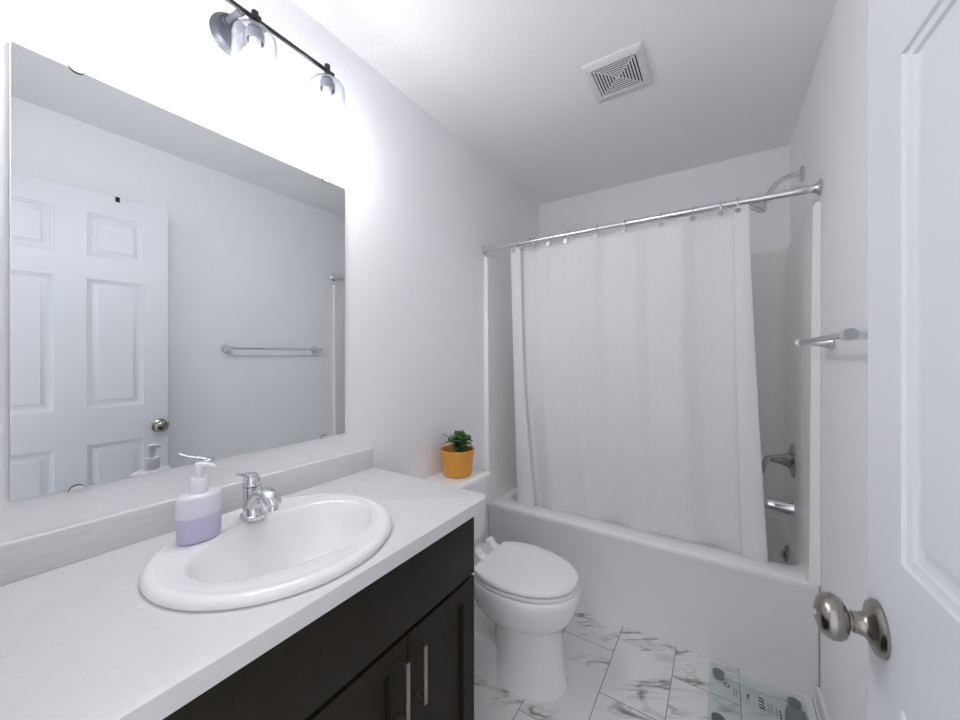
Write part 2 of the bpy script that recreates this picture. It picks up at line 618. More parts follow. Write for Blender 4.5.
bmesh.ops.remove_doubles(dm.bm, verts=dm.bm.verts, dist=1e-5)
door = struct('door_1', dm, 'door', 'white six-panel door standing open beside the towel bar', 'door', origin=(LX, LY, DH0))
KS, KZ = 0.039, 0.966
def knob_parts(d0, sg):
    o = dpt(KS, d0, KZ)
    ax = dv * sg
    k = MB()
    k.lathe([(0.0365, 0), (0.0365, 0.0035), (0.033, 0.0075), (0.028, 0.009), (0.024, 0.011), (0.018, 0.014), (0.0150, 0.018), (0.0140, 0.022), (0.0140, 0.028)], o, ax, 40)
    ros = obj('door_rosette', k, 'nickel', door)
    k = MB()
    k.lathe([(0.011, 0.025), (0.0115, 0.032), (0.019, 0.0340), (0.026, 0.038), (0.0300, 0.044), (0.0308, 0.050), (0.029, 0.057), (0.024, 0.063), (0.016, 0.0665), (0.007, 0.0678), (0.0065, 0.0655), (0.001, 0.0655)], o, ax, 40)
    obj('door_knob', k, 'nickel', door)
knob_parts(0.0, -1)
knob_parts(DT, 1)
lb = MB()
lb.rings([[dpt(-0.0015, a, z) for a, z in ((0.006, KZ - 0.03), (0.03, KZ - 0.03), (0.03, KZ + 0.03), (0.006, KZ + 0.03))],
          [dpt(0.001, a, z) for a, z in ((0.006, KZ - 0.03), (0.03, KZ - 0.03), (0.03, KZ + 0.03), (0.006, KZ + 0.03))]])
lb.rings([[dpt(-0.008, a, z) for a, z in ((0.012, KZ - 0.01), (0.024, KZ - 0.01), (0.024, KZ + 0.01), (0.012, KZ + 0.01))],
          [dpt(0.0, a, z) for a, z in ((0.012, KZ - 0.01), (0.024, KZ - 0.01), (0.024, KZ + 0.01), (0.012, KZ + 0.01))]])
obj('latch_plate', lb, 'nickel', door)
for hz in (0.25, 1.08, 1.92):
    hm = MB().lathe([(0.007, 0), (0.007, 0.09)], dpt(DW + 0.004, -0.004, hz), (0, 0, 1), 12)
    obj('hinge', hm, 'nickel', door)
# small black hook hanging over the door's top edge
hk = MB()
def hbox(s0, s1, d0, d1, z0, z1):
    hk.rings([[dpt(s, d, z0) for s, d in ((s0, d0), (s1, d0), (s1, d1), (s0, d1))], [dpt(s, d, z1) for s, d in ((s0, d0), (s1, d0), (s1, d1), (s0, d1))]])
hbox(0.194, 0.210, -0.006, -0.0005, DH1 - 0.022, DH1 + 0.003)
hbox(0.194, 0.210, -0.006, DT + 0.004, DH1 + 0.0005, DH1 + 0.003)
hbox(0.194, 0.210, DT + 0.0005, DT + 0.004, DH1 - 0.03, DH1 + 0.003)
tag(obj('door_hook', hk, 'black', origin=dpt(0.2, 0, DH1)), 'small black clip hooked over the top edge of the white door', 'hook')

# ------------------------------------------------------------------ vanity cabinet
CY0, CY1 = 0.0, 0.965
van = thing('vanity_cabinet', 'dark brown shaker vanity cabinet under the white countertop', 'cabinet', (0.27, 0.48, 0.0))
b = MB()
b.box(0.004, 0.53, CY0, CY0 + 0.018, 0.10, 0.857, 0.001)
b.box(0.004, 0.53, CY1 - 0.018, CY1, 0.10, 0.857, 0.001)
b.box(0.004, 0.53, CY0 + 0.018, CY1 - 0.018, 0.10, 0.118)
b.box(0.004, 0.012, CY0 + 0.018, CY1 - 0.018, 0.118, 0.857)
b.box(0.512, 0.53, CY0 + 0.018, CY1 - 0.018, 0.835, 0.857)
b.box(0.512, 0.53, CY0 + 0.018, CY1 - 0.018, 0.640, 0.680)
b.box(0.512, 0.53, 0.360, 0.390, 0.118, 0.640)
b.box(0.004, 0.46, CY0, CY1, 0.0, 0.10)
obj('body', b, 'cabinet', van)
obj('false_front', MB().box(0.531, 0.55, CY0 + 0.004, CY1 - 0.001, 0.666, 0.842, 0.0015), 'cabinet', van)
def shaker(y0, y1, z0, z1, fr=0.056):
    m = MB()
    x0, x1 = 0.531, 0.55
    def rc(ins, x):
        return [Vector((x, y, z)) for y, z in ((y0 + ins, z0 + ins), (y1 - ins, z0 + ins), (y1 - ins, z1 - ins), (y0 + ins, z1 - ins))]
    m.rings([rc(0, x0), rc(0, x1 - 0.001), rc(0.001, x1), rc(fr - 0.0005, x1), rc(fr, x1 - 0.001), rc(fr, x1 - 0.013)])
    return m
def pull(yc, z0, z1, parent):
    m = MB()
    x0 = 0.5495
    m.box(x0 + 0.026, x0 + 0.035, yc - 0.006, yc + 0.006, z0, z1, 0.0012)
    m.box(x0, x0 + 0.028, yc - 0.005, yc + 0.005, z0 + 0.002, z0 + 0.012, 0.001)
    m.box(x0, x0 + 0.028, yc - 0.005, yc + 0.005, z1 - 0.012, z1 - 0.002, 0.001)
    obj('handle', m, 'pull', parent)
d1 = obj('door', shaker(0.672, CY1 - 0.001, 0.112, 0.655), 'cabinet', van)
pull(0.699, 0.476, 0.622, d1)
d2 = obj('door', shaker(0.376, 0.668, 0.112, 0.655), 'cabinet', van)
pull(0.637, 0.476, 0.622, d2)
d3 = obj('drawer', shaker(CY0 + 0.004, 0.372, 0.388, 0.655), 'cabinet', van)
d4 = obj('drawer', shaker(CY0 + 0.004, 0.372, 0.112, 0.384), 'cabinet', van)

# ------------------------------------------------------------------ countertop + backsplash
ZC = 0.894
SX, SY = 0.302, 0.499
ct = MB()
def ctop_outline(ins):
    x0, x1, y0, y1 = 0.002, 0.572 - ins, YF + 0.002, 1.022 - ins
    r = 0.035 - ins
    pts = [(x0, y0), (x1, y0)]
    for i in range(9):
        a = math.pi / 2 * i / 8
        pts.append((x1 - r + r * math.cos(a), y1 - r + r * math.sin(a)))
    pts.append((x0, y1))
    return pts
hole = [(SX + 0.215 * math.cos(2 * math.pi * i / 48), SY + 0.225 * math.sin(2 * math.pi * i / 48)) for i in range(48)]
o_in, o_out = ctop_outline(0.003), ctop_outline(0.0)
for z, ol in ((ZC, o_in), (0.858, o_out)):
    polys = [[Vector((x, y, 0)) for x, y in ol], [Vector((x, y, 0)) for x, y in hole]]
    flat = [p for q in polys for p in q]
    vv = [ct.bm.verts.new((p.x, p.y, z)) for p in flat]
    for tri in tessellate_polygon(polys):
        ct.bm.faces.new([vv[i] for i in tri])
ct.rings([[Vector((x, y, 0.858)) for x, y in o_out], [Vector((x, y, ZC - 0.003)) for x, y in o_out],
          [Vector((x, y, ZC - 0.0008)) for x, y in ctop_outline(0.0009)], [Vector((x, y, ZC)) for x, y in o_in]], cap0=False, cap1=False)
ct.rings([[Vector((x, y, 0.858)) for x, y in hole], [Vector((x, y, ZC)) for x, y in hole]], cap0=False, cap1=False)
bmesh.ops.remove_doubles(ct.bm, verts=ct.bm.verts, dist=1e-5)
counter = tag(obj('countertop', ct, 'laminate', origin=(0.28, 0.5, 0.858)), 'off-white laminate countertop with fine linen grain on the dark vanity', 'countertop')
obj('backsplash', MB().box(0.0015, 0.020, YF + 0.002, 1.022, ZC, 0.974, 0.003, 3), 'laminate', counter)

# ------------------------------------------------------------------ sink
sk = MB()
prof = []
# (rx, ry, z, cx, cy)
RX, RY = 0.249, 0.264
BX, BY = 0.150, 0.212
bx, by = 0.318, 0.515
for rx, ry, z, cx, cy in (
        (RX - 0.035, RY - 0.035, ZC - 0.012, SX, SY), (RX - 0.005, RY - 0.005, ZC + 0.0003, SX, SY), (RX - 0.001, RY - 0.001, ZC + 0.003, SX, SY), (RX, RY, ZC + 0.009, SX, SY),
        (RX - 0.003, RY - 0.003, ZC + 0.0155, SX, SY), (RX - 0.010, RY - 0.010, ZC + 0.0205, SX, SY), (RX - 0.018, RY - 0.018, ZC + 0.0218, SX, SY),
        (RX - 0.026, RY - 0.025, ZC + 0.0200, SX, SY), (RX - 0.034, RY - 0.031, ZC + 0.0192, SX + 0.001, SY + 0.001),
        (BX + 0.012, BY + 0.010, ZC + 0.0188, bx, by), (BX + 0.004, BY + 0.004, ZC + 0.016, bx, by), (BX - 0.003, BY - 0.003, ZC + 0.008, bx, by),
        (BX - 0.012, BY - 0.013, ZC - 0.022, bx, by), (BX - 0.024, BY - 0.032, ZC - 0.058, bx, by), (BX - 0.042, BY - 0.066, ZC - 0.098, bx, by),
        (BX - 0.070, BY - 0.112, ZC - 0.126, bx - 0.005, by), (BX - 0.100, BY - 0.158, ZC - 0.138, bx - 0.01, by), (0.024, 0.024, ZC - 0.141, bx - 0.012, by)):
    prof.append(ell(cx, cy, rx, ry, z, 96))
sk.rings(prof, cap0=False, cap1=True)
sink = tag(obj('sink', sk, 'porcelain', origin=(SX, SY, ZC), ang=60), 'white oval drop-in basin set in the laminate countertop', 'sink')
dr = MB().lathe([(0.023, 0.0), (0.023, 0.003), (0.018, 0.0035), (0.015, 0.002), (0.014, 0.005), (0.002, 0.007)], (bx - 0.012, by, ZC - 0.141), (0, 0, 1), 28)
obj('drain', dr, 'chrome', sink)

# ------------------------------------------------------------------ faucet
FX, FY, FZ = 0.140, 0.500, ZC + 0.0190
fau = thing('faucet', 'chrome single-lever faucet on the deck of the oval basin', 'faucet', (FX, FY, FZ))
m = MB()
m.lathe([(0.030, 0.0), (0.031, 0.003), (0.030, 0.009), (0.027, 0.012)], (FX + 0.006, FY, FZ), (0, 0, 1), 36, sc=(0.95, 1.15))
obj('base', m, 'chrome', fau)
m = MB()
rs = []
for z, rx, ry, ox in ((0.010, 0.0275, 0.024, 0.008), (0.03, 0.0245, 0.0225, 0.005), (0.05, 0.0215, 0.021, 0.001), (0.07, 0.0205, 0.0205, -0.001), (0.079, 0.0208, 0.0208, -0.001), (0.082, 0.0215, 0.0215, -0.001)):
    rs.append(ell(FX + ox, FY, rx, ry, FZ + z, 32))
m.rings(rs)
obj('body', m, 'chrome', fau)
m = MB()
# arched spout: leans out of the body, over, and down to the outlet
sp = [(0.006, 0.016), (0.016, 0.042), (0.033, 0.063), (0.055, 0.0755), (0.078, 0.077), (0.097, 0.070), (0.110, 0.060), (0.116, 0.053)]
m.tube([(FX + a, FY, FZ + z) for a, z in sp], [0.021, 0.0195, 0.0175, 0.017, 0.0175, 0.018, 0.0165, 0.013], 24, sq=[(1.0, 1.0), (1, 1), (1.05, 1), (1.12, .95), (1.2, .95), (1.2, .95), (1.15, 1), (1.1, 1)])
m.lathe([(0.0125, 0.0), (0.0125, 0.014), (0.010, 0.0145)], (FX + 0.106, FY, FZ + 0.054), (0.2, 0, -1), 20)
obj('spout', m, 'chrome', fau)
m = MB()
m.lathe([(0.0215, 0.084), (0.0218, 0.095), (0.0205, 0.104), (0.0155, 0.112), (0.009, 0.1165), (0.003, 0.1175)], (FX - 0.001, FY, FZ), (0, 0, 1), 30)
lv = [(0.000, 0.002, 0.108), (0.009, -0.010, 0.116), (0.018, -0.024, 0.1215), (0.028, -0.038, 0.1265), (0.038, -0.050, 0.132), (0.046, -0.060, 0.138)]
m.tube([(FX + a, FY + c, FZ + z) for a, c, z in lv], [0.0135, 0.0135, 0.0115, 0.0095, 0.0085, 0.005], 16, sq=[(1.0, 0.65), (1, .55), (1, .48), (1, .42), (1, .38), (1, .36)])
obj('lever_handle', m, 'chrome', fau)

# ------------------------------------------------------------------ soap dispenser
OX, OY, OZ = 0.166, 0.371, ZC + 0.0200
soap = thing('soap_dispenser', 'oval pump bottle half full of lilac soap beside the faucet', 'soap dispenser', (OX, OY, OZ))
m = MB()
rs = []
for z, k in ((0, 0.86), (0.002, 0.93), (0.006, 0.965), (0.03, 0.985), (0.06, 1.0), (0.095, 1.0), (0.108, 0.985), (0.1125, 0.95), (0.116, 0.85), (0.119, 0.62), (0.1205, 0.46)):
    rs.append(ell(OX, OY, 0.030 * (k if k > .7 else k * 1.0), 0.0455 * k, OZ + z * 0.93, 48))
m.rings(rs)
obj('bottle', m, 'bottle', soap, ang=60)
m = MB().lathe([(0.0180, 0.111), (0.0185, 0.113), (0.0185, 0.141), (0.0170, 0.1435), (0.008, 0.144), (0.0065, 0.144), (0.0065, 0.158), (0.0085, 0.159)], (OX, OY, OZ), (0, 0, 1), 32)
obj('pump_collar', m, 'soap_white', soap)
m = MB()
m.lathe([(0.0085, 0.157), (0.0095, 0.159), (0.0095, 0.172), (0.0095, 0.177), (0.007, 0.1795)], (OX, OY, OZ), (0, 0, 1), 24)
nd = Vector((0.6, 0.8, 0))
pp = [Vector((OX, OY, OZ + 0.173)) + nd * a + Vector((0, 0, h)) for a, h in ((0.0, 0), (0.010, 0.0005), (0.019, -0.001), (0.026, -0.004), (0.030, -0.008))]
m.tube(pp, [0.0065, 0.0060, 0.0052, 0.0047, 0.0042], 14)
obj('pump_head', m, 'soap_white', soap)

# ------------------------------------------------------------------ mirror
mir = thing('wall_mirror', 'large frameless mirror on the wall above the vanity', 'mirror', (0.003, 0.5, 1.052))
obj('mirror_glass', MB().box(0.0008, 0.0062, 0.107, 0.8955, 1.052, 1.978, 0.0012, 1), 'mirror', mir)
for cy, cz, up in ((0.199, 1.978, 1), (0.811, 1.978, 1), (0.199, 1.052, -1), (0.808, 1.052, -1)):
    m = MB()
    n_ = 12
    r0 = []
    for i in range(n_ + 1):
        a = math.pi * i / n_
        r0.append((cy + 0.0125 * math.cos(a), cz + up * (0.003 - 0.010 * math.sin(a))))
    m.rings([[Vector((0.0064, y, z)) for y, z in r0], [Vector((0.0105, y, z)) for y, z in r0]])
    obj('mirror_clip', m, 'clip', mir)
    m = MB()
    m.rings([[Vector((0.0064, cy + (y - cy) * 1.06, cz + (z - cz) * 1.28)) for y, z in r0], [Vector((0.0078, cy + (y - cy) * 1.06, cz + (z - cz) * 1.28)) for y, z in r0]])
    obj('clip_gasket', m, 'black', mir)

# ------------------------------------------------------------------ vanity light
VY, VX, VZ = 0.513, 0.13, 2.268
lt = thing('vanity_light', 'black three-lamp bar light with seeded glass shades above the mirror', 'wall light', (0.0, VY, VZ))
m = MB().lathe([(0.060, 0.001), (0.060, 0.006), (0.057, 0.009), (0.057, 0.014), (0.053, 0.018), (0.050, 0.024), (0.02, 0.026)], (0, VY, 2.274), (1, 0, 0), 48)
obj('backplate', m, 'plate_grey', lt)
for ay in (VY - 0.030, VY + 0.030):
    m = MB()
    m.tube([(0.020, ay, 2.286), (0.075, ay, 2.280), (VX, ay, VZ)], 0.0072, 16)
    m.lathe([(0.0105, 0), (0.0105, 0.020)], (0.022, ay, 2.286), (1, 0, -0.1), 20)
    m.lathe([(0.0095, 0), (0.0095, 0.016)], (0.105, ay, 2.2735), (1, 0, -0.2), 20)
    obj('arm', m, 'plate_grey', lt)
m = MB().tube([(VX, VY - 0.245, VZ), (VX, VY + 0.245, VZ)], 0.0062, 16)
m.box(VX - 0.012, VX + 0.012, VY - 0.0125, VY + 0.0125, VZ - 0.0085, VZ + 0.0085, 0.003)
obj('bar', m, 'dark', lt)
for dy in (-0.222, 0.0, 0.222):
    y = VY + dy
    m = MB()
    m.lathe([(0.005, 0.020), (0.009, 0.019), (0.009, -0.012), (0.0085, -0.033)], (VX, y, VZ), (0, 0, 1), 20)
    m.lathe([(0.017, -0.026), (0.017, -0.030), (0.008, -0.031)], (VX, y, VZ), (0, 0, 1), 24)
    obj('stem', m, 'dark', lt)
    m = MB()
    m.lathe([(0.012, -0.036), (0.0225, -0.038), (0.0235, -0.042), (0.0235, -0.062), (0.0215, -0.0625), (0.0215, -0.045), (0.002, -0.045)], (VX, y, VZ), (0, 0, 1), 28)
    obj('socket', m, 'socket', lt)
    m = MB()
    m.lathe([(0.0265, -0.0985), (0.0278, -0.1005), (0.0292, -0.110), (0.0285, -0.124), (0.024, -0.136), (0.015, -0.144), (0.004, -0.1465)], (VX, y, VZ), (0, 0, 1), 28)
    blb = obj('light_bulb', m, 'bulb', lt)
    m = MB()
    m.lathe([(0.0135, -0.046), (0.0138, -0.072), (0.020, -0.084), (0.0275, -0.0985), (0.0270, -0.0995), (0.002, -0.0992)], (VX, y, VZ), (0, 0, 1), 28)
    obj('bulb_base', m, 'bulb_base', blb)
    m = MB()
    po = [(0.010, -0.0325), (0.030, -0.0335), (0.044, -0.039), (0.0515, -0.048), (0.054, -0.060), (0.054, -0.186)]
    pi_ = [(0.0518, -0.186), (0.0518, -0.060), (0.0495, -0.0495), (0.043, -0.0412), (0.030, -0.0357), (0.010, -0.0347)]
    m.lathe(po + pi_, (VX, y, VZ), (0, 0, 1), 40, loop=True)
    obj('lamp_shade', m, 'shade_glass', lt)

# ------------------------------------------------------------------ bathtub
TY = 1.920
tub = thing('bathtub', 'white alcove bathtub with plain apron behind the toilet', 'bathtub', (W / 2, (TY + YB) / 2, 0.0))
TX0, TX1, TY1 = 0.002, W - 0.002, YB - 0.002
tcx, tcy = (TX0 + TX1) / 2, (TY + TY1) / 2
hx, hy = (TX1 - TX0) / 2, (TY1 - TY) / 2
ZR = 0.457
m = MB()
icx, icy = 0.784, 2.332
rs = [rrect(tcx, tcy + 0.006, hx, hy - 0.006, 0.010, 0.0), rrect(tcx, tcy + 0.005, hx, hy - 0.005, 0.010, ZR - 0.045),
      rrect(tcx, tcy + 0.002, hx, hy - 0.002, 0.012, ZR - 0.035), rrect(tcx, tcy, hx, hy, 0.012, ZR - 0.014), rrect(tcx, tcy + 0.002, hx - 0.002, hy - 0.002, 0.014, ZR - 0.005),
      rrect(tcx, tcy + 0.006, hx - 0.006, hy - 0.006, 0.016, ZR),
      rrect(icx, icy, 0.704, 0.304, 0.065, ZR), rrect(icx, icy, 0.699, 0.299, 0.064, ZR - 0.003), rrect(icx, icy, 0.695, 0.295, 0.064, ZR - 0.012),
      rrect(icx + 0.008, icy, 0.674, 0.284, 0.075, ZR - 0.08), rrect(icx + 0.02, icy, 0.640, 0.262, 0.09, ZR - 0.25), rrect(icx + 0.03, icy, 0.605, 0.240, 0.10, ZR - 0.32),
      rrect(icx + 0.03, icy, 0.55, 0.20, 0.10, ZR - 0.345)]
m.rings(rs, cap0=True, cap1=True)
obj('tub_shell', m, 'tub', tub, ang=50)
ofx = icx + 0.684
m = MB().lathe([(0.041, 0.0), (0.041, 0.006), (0.036, 0.011), (0.004, 0.012)], (ofx + 0.001, 2.306, ZR - 0.070), (-1, 0, 0.12), 32)
m.box(ofx - 0.022, ofx - 0.004, 2.300, 2.312, ZR - 0.090, ZR - 0.057, 0.003)
obj('overflow_plate', m, 'valve', tub)

# surround panels (one moulded piece on three sides)
def surround_path(th, z):
    """inner outline seen from above, going left front -> back -> right front"""
    xl, xr, yb, r = th + 0.002, W - th - 0.002, YB - th - 0.002, 0.06
    pts = [(xl, 1.885), (xl, yb - r)]
    for i in range(1, 8):
        a = math.pi - math.pi / 2 * i / 8
        pts.append((xl + r + r * math.cos(a), yb - r + r * math.sin(a)))
    pts += [(xl + r, yb), (xr - r, yb)]
    for i in range(1, 8):
        a = math.pi / 2 - math.pi / 2 * i / 8
        pts.append((xr - r + r * math.cos(a), yb - r + r * math.sin(a)))
    pts += [(xr, yb - r), (xr, 1.915)]
    return [Vector((x, y, z)) for x, y in pts]
m = MB()
back = [Vector((0.0015, 1.885, 0)), Vector((0.0015, YB - 0.0015, 0)), Vector((W - 0.0015, YB - 0.0015, 0)), Vector((W - 0.0015, 1.915, 0))]
def s_ring(th, z, pull_=0.0):
    a = surround_path(th, z)
    if pull_:
        a[0].y += pull_
        a[-1].y += pull_
    return a + [Vector((p.x, p.y, z)) for p in reversed(back)]
m.rings([s_ring(0.037, ZR - 0.004), s_ring(0.033, ZR + 0.08), s_ring(0.029, 1.2), s_ring(0.023, 1.925), s_ring(0.016, 1.938), s_ring(0.010, 1.942)])
tag(obj('tub_surround', m, 'surround', origin=(W / 2, YB, ZR)), 'glossy moulded surround lining the three walls above the tub', 'tub surround')

# shower fittings on the right-hand end of the alcove
XS = W - 0.029
m_y = 2.306
va = thing('shower_valve', 'round chrome shower valve with lever above the tub spout', 'shower valve', (XS - 0.003, m_y, 0.842))
m = MB().lathe([(0.080, 0.0), (0.080, 0.004), (0.076, 0.010), (0.060, 0.016), (0.045, 0.018)], (XS - 0.001, m_y, 0.842), (-1, 0, 0), 48)
obj('escutcheon', m, 'valve', va)
m = MB().lathe([(0.042, 0.016), (0.034, 0.028), (0.025, 0.050), (0.020, 0.075), (0.017, 0.088), (0.010, 0.093)], (XS - 0.001, m_y, 0.842), (-1, 0, 0), 32)
m.tube([(XS - 0.080, m_y, 0.846), (XS - 0.098, m_y, 0.842), (XS - 0.112, m_y, 0.825), (XS - 0.120, m_y, 0.795), (XS - 0.122, m_y, 0.765)], [0.014, 0.013, 0.011, 0.010, 0.008], 16)
obj('lever_handle', m, 'valve', va)
m = MB()
m.tube([(XS - 0.003, m_y, 0.614), (XS - 0.03, m_y, 0.614), (XS - 0.075, m_y, 0.617), (XS - 0.115, m_y, 0.619), (XS - 0.140, m_y, 0.612), (XS - 0.150, m_y, 0.598)],
       [0.034, 0.031, 0.028, 0.026, 0.022, 0.016], 28, sq=[(1, 1)] * 6)
m.lathe([(0.012, 0), (0.012, 0.018)], (XS - 0.137, m_y, 0.578), (0, 0, 1), 18)
tag(obj('tub_spout', m, 'chrome', origin=(XS - 0.003, m_y, 0.614)), 'short chrome tub spout below the shower valve', 'tub spout')

sh = thing('overhead_shower', 'chrome shower head on a bent arm above the curtain rod', 'shower head', (W - 0.001, 2.300, 2.208))
m = MB().lathe([(0.034, 0.0), (0.034, 0.004), (0.028, 0.009), (0.016, 0.011)], (W - 0.001, 2.300, 2.208), (-1, 0, 0), 32)
obj('arm_flange', m, 'bar_nickel', sh)
m = MB()
m.tube([(W - 0.008, 2.30, 2.208), (W - 0.045, 2.30, 2.207), (W - 0.075, 2.30, 2.200), (W - 0.098, 2.30, 2.183), (W - 0.116, 2.30, 2.160), (W - 0.132, 2.30, 2.138)], 0.0105, 18)
obj('shower_arm', m, 'bar_nickel', sh)
ax = Vector((-0.55, 0, -0.75)).normalized()
m = MB()
m.lathe([(0.013, -0.004), (0.014, 0.014), (0.011, 0.017), (0.016, 0.028), (0.020, 0.036), (0.026, 0.048), (0.038, 0.064), (0.0405, 0.070), (0.0405, 0.080), (0.036, 0.083)], (W - 0.128, 2.30, 2.142), tuple(ax), 32)
obj('spray_head', m, 'bar_nickel', sh)

# ------------------------------------------------------------------ curtain rod
RA, RB = Vector((0.0, 1.886, 1.983)), Vector((W, 1.918, 1.997))
def rod_at(px):
    """point of the rod that a photo column shows"""
    f, cx = 370.0, 480.0
    u = (px - cx) / f
    yw = math.radians(33.078)
    d = (-math.sin(yw) + u * math.cos(yw), math.cos(yw) + u * math.sin(yw))
    e = RB - RA
    # cam + t d = RA + k e
    ax_, ay_ = RA.x - 1.1995, RA.y
    det = d[0] * (-e.y) - d[1] * (-e.x)
    k = (d[0] * ay_ - d[1] * ax_) / det
    return RA + e * k
rod = thing('curtain_rod', 'chrome tension rod spanning the tub alcove', 'curtain rod', (W / 2, 1.902, 1.99))
mid = RA.lerp(RB, 0.52)
dr_ = (RB - RA).normalized()
obj('inner_tube', MB().tube([RA + dr_ * 0.012, mid + dr_ * 0.03], 0.0115, 20), 'bar_nickel', rod)
obj('outer_tube', MB().lathe([(0.0125, 0.0), (0.0142, 0.003), (0.0142, (RB - mid).length - 0.075), (0.0155, (RB - mid).length - 0.07), (0.0155, (RB - mid).length - 0.014)], mid, tuple(dr_), 24), 'bar_nickel', rod)
obj('end_flange', MB().lathe([(0.024, 0.001), (0.024, 0.005), (0.018, 0.010), (0.015, 0.028), (0.0125, 0.030)], RA, tuple(dr_), 28), 'bar_nickel', rod)
obj('end_flange', MB().lathe([(0.031, 0.001), (0.031, 0.005), (0.024, 0.009), (0.018, 0.018), (0.0155, 0.030)], RB, tuple(-dr_), 28), 'bar_nickel', rod)

# ------------------------------------------------------------------ shower curtain
ring_px = [516, 529.5, 534, 550, 567.5, 597.5, 625, 661, 693, 720.5, 737.5]
ring_pts = [rod_at(p) for p in ring_px]
rx = [p.x for p in ring_pts]
CT, CB = 1.960, 0.300
NU, NV = 260, 60
def curtain_point(u, v):
    """u across 0..1, v down 0..1"""
    xl = 0.188 - 0.028 * v
    xr = 1.296 + 0.082 * v ** 1.25
    # left-hand flap lies in front of the rest and widens downwards, right-hand flap likewise
    fl = 0.046 + 0.075 * max(0, v - 0.25) ** 2 / 0.56
    ybase = 1.899 + 0.020 * (xl / W) + 0.135 * min(1.0, v * 1.08) ** 1.1
    if u < 0.09:
        q = u / 0.09
        x = xl + (fl + 0.015) * q
        y = ybase - 0.022 - 0.010 * math.sin(math.pi * q) * (0.4 + v)
    elif u < 0.13:
        q = (u - 0.09) / 0.04
        x = xl + fl + 0.015 - 0.026 * q
        y = ybase - 0.022 + 0.028 * q
    elif u < 0.90:
        q = (u - 0.13) / 0.77
        x = xl + fl - 0.011 + (xr - 0.045 - 0.045 * v - xl - fl + 0.011) * q
        am = 0.012 + 0.010 * v
        y = ybase + 0.006 + am * 0.62 * math.sin(q * 2 * math.pi * 4.5 + 0.8 + 0.5 * math.sin(3 * v)) + am * 0.5 * math.sin(q * 2 * math.pi * 2.3 + 1.6 * v) + am * 0.16 * (1 - 0.7 * v) * math.sin(q * 2 * math.pi * 10.5 + 2.0)
        y = y + (ybase + 0.006 - y) * max(0, 1 - q / 0.05) + (ybase + 0.006 - y) * max(0, (q - 0.96) / 0.04)
    elif u < 0.925:
        q = (u - 0.90) / 0.025
        x = xr - 0.045 - 0.045 * v - 0.004 * q
        y = ybase + 0.006 - 0.020 * q
    else:
        q = (u - 0.925) / 0.075
        x0 = xr - 0.049 - 0.045 * v
        x = x0 + (xr - x0) * q
        y = ybase - 0.014 - 0.016 * math.sin(math.pi * min(1, q * 0.8)) * (0.4 + v)
    # top hem sags a little between hooks
    sag = 0.0
    for a, b_ in zip(rx[:-1], rx[1:]):
        if a <= x <= b_:
            s_ = (x - a) / max(1e-6, b_ - a)
            sag = 0.05 * (b_ - a) * math.sin(math.pi * s_)
    z = (CT + 0.014 * x / W) - v * (CT - CB) - sag * (1 - v) ** 3
    return Vector((x, y, z))
m = MB()
m.grid([[curtain_point(i / NU, j / NV) for i in range(NU + 1)] for j in range(NV + 1)])
cur = thing('shower_curtain', 'white cloth shower curtain drawn almost closed across the tub', 'shower curtain', (0.74, 1.96, CB))
cc = obj('curtain_cloth', m, 'curtain', cur, ang=80, flip=False)
sm = cc.modifiers.new('thick', 'SOLIDIFY')
sm.thickness = 0.0012
ring0 = None
for i, p in enumerate(ring_pts):
    # hanging ring around the rod
    g = MB().lathe([(0.0045, -0.0012), (0.0100, -0.0012), (0.0100, 0.0012), (0.0045, 0.0012)], (p.x, p.y - 0.033, p.z - 0.043), (0, 1, 0), 18, loop=True)
    obj('grommet', g, 'valve', cur)
    if ring0 is None:
        ring0 = thing('curtain_hook', '', 'curtain hook', p, 'curtain hooks along the rod')
        rr = MB()
        n_ = 24
        rr.tube([p + Vector((0.0, 0.0195 * math.cos(2 * math.pi * k / n_), -0.0105 + 0.0285 * math.sin(2 * math.pi * k / n_))) for k in range(n_)], 0.0016, 8, closed=True)
        obj('ring', rr, 'bar_nickel', ring0)
        bb = MB()
        for k in (-2, -1, 0, 1, 2):
            bb.ball(p + Vector((0, 0.0065 * k, 0.0180 - 0.0012 * k * k)), 0.0038, 10)
        obj('roller', bb, 'bar_nickel', ring0)
        r_ = ring0
    else:
        r_ = copy_tree(ring0)
        r_.location = p
    LAB = ['chrome curtain hook nearest the mirror wall, first on the rod', 'second chrome curtain hook from the mirror wall, beside the bunched cloth', 'third chrome curtain hook from the mirror wall, crowding the second',
           'fourth chrome curtain hook counting from the mirror wall', 'fifth chrome curtain hook counting from the mirror wall', 'sixth chrome curtain hook, the middle one of all on the rod',
           'fifth chrome curtain hook counting from the shower head', 'fourth chrome curtain hook counting from the shower head', 'third chrome curtain hook counting from the shower head',
           'second chrome curtain hook counting from the shower head', 'chrome curtain hook nearest the shower head, at the open edge']
    r_['label'] = LAB[i]

# ------------------------------------------------------------------ towel bar
tb = thing('towel_bar', 'chrome towel bar on the wall beside the open door', 'towel bar', (W, 1.434, 1.392))
TXB = 1.4335
obj('rail', MB().tube([(TXB, 1.115, 1.392), (TXB, 1.738, 1.392)], 0.0078, 20), 'bar_nickel', tb)
for y in (1.115, 1.738):
    m = MB()
    m.lathe([(0.0255, 0.001), (0.0255, 0.005), (0.0225, 0.009), (0.0170, 0.022), (0.0130, 0.042), (0.0110, 0.064), (0.0125, 0.078), (0.0140, 0.088), (0.0130, 0.099), (0.008, 0.1035)], (W, y, 1.392), (-1, 0, 0), 30)
    m.lathe([(0.0125, -0.016), (0.0125, 0.016)], (TXB, y, 1.392), (0, 1, 0), 24)
    obj('post', m, 'satin', tb)

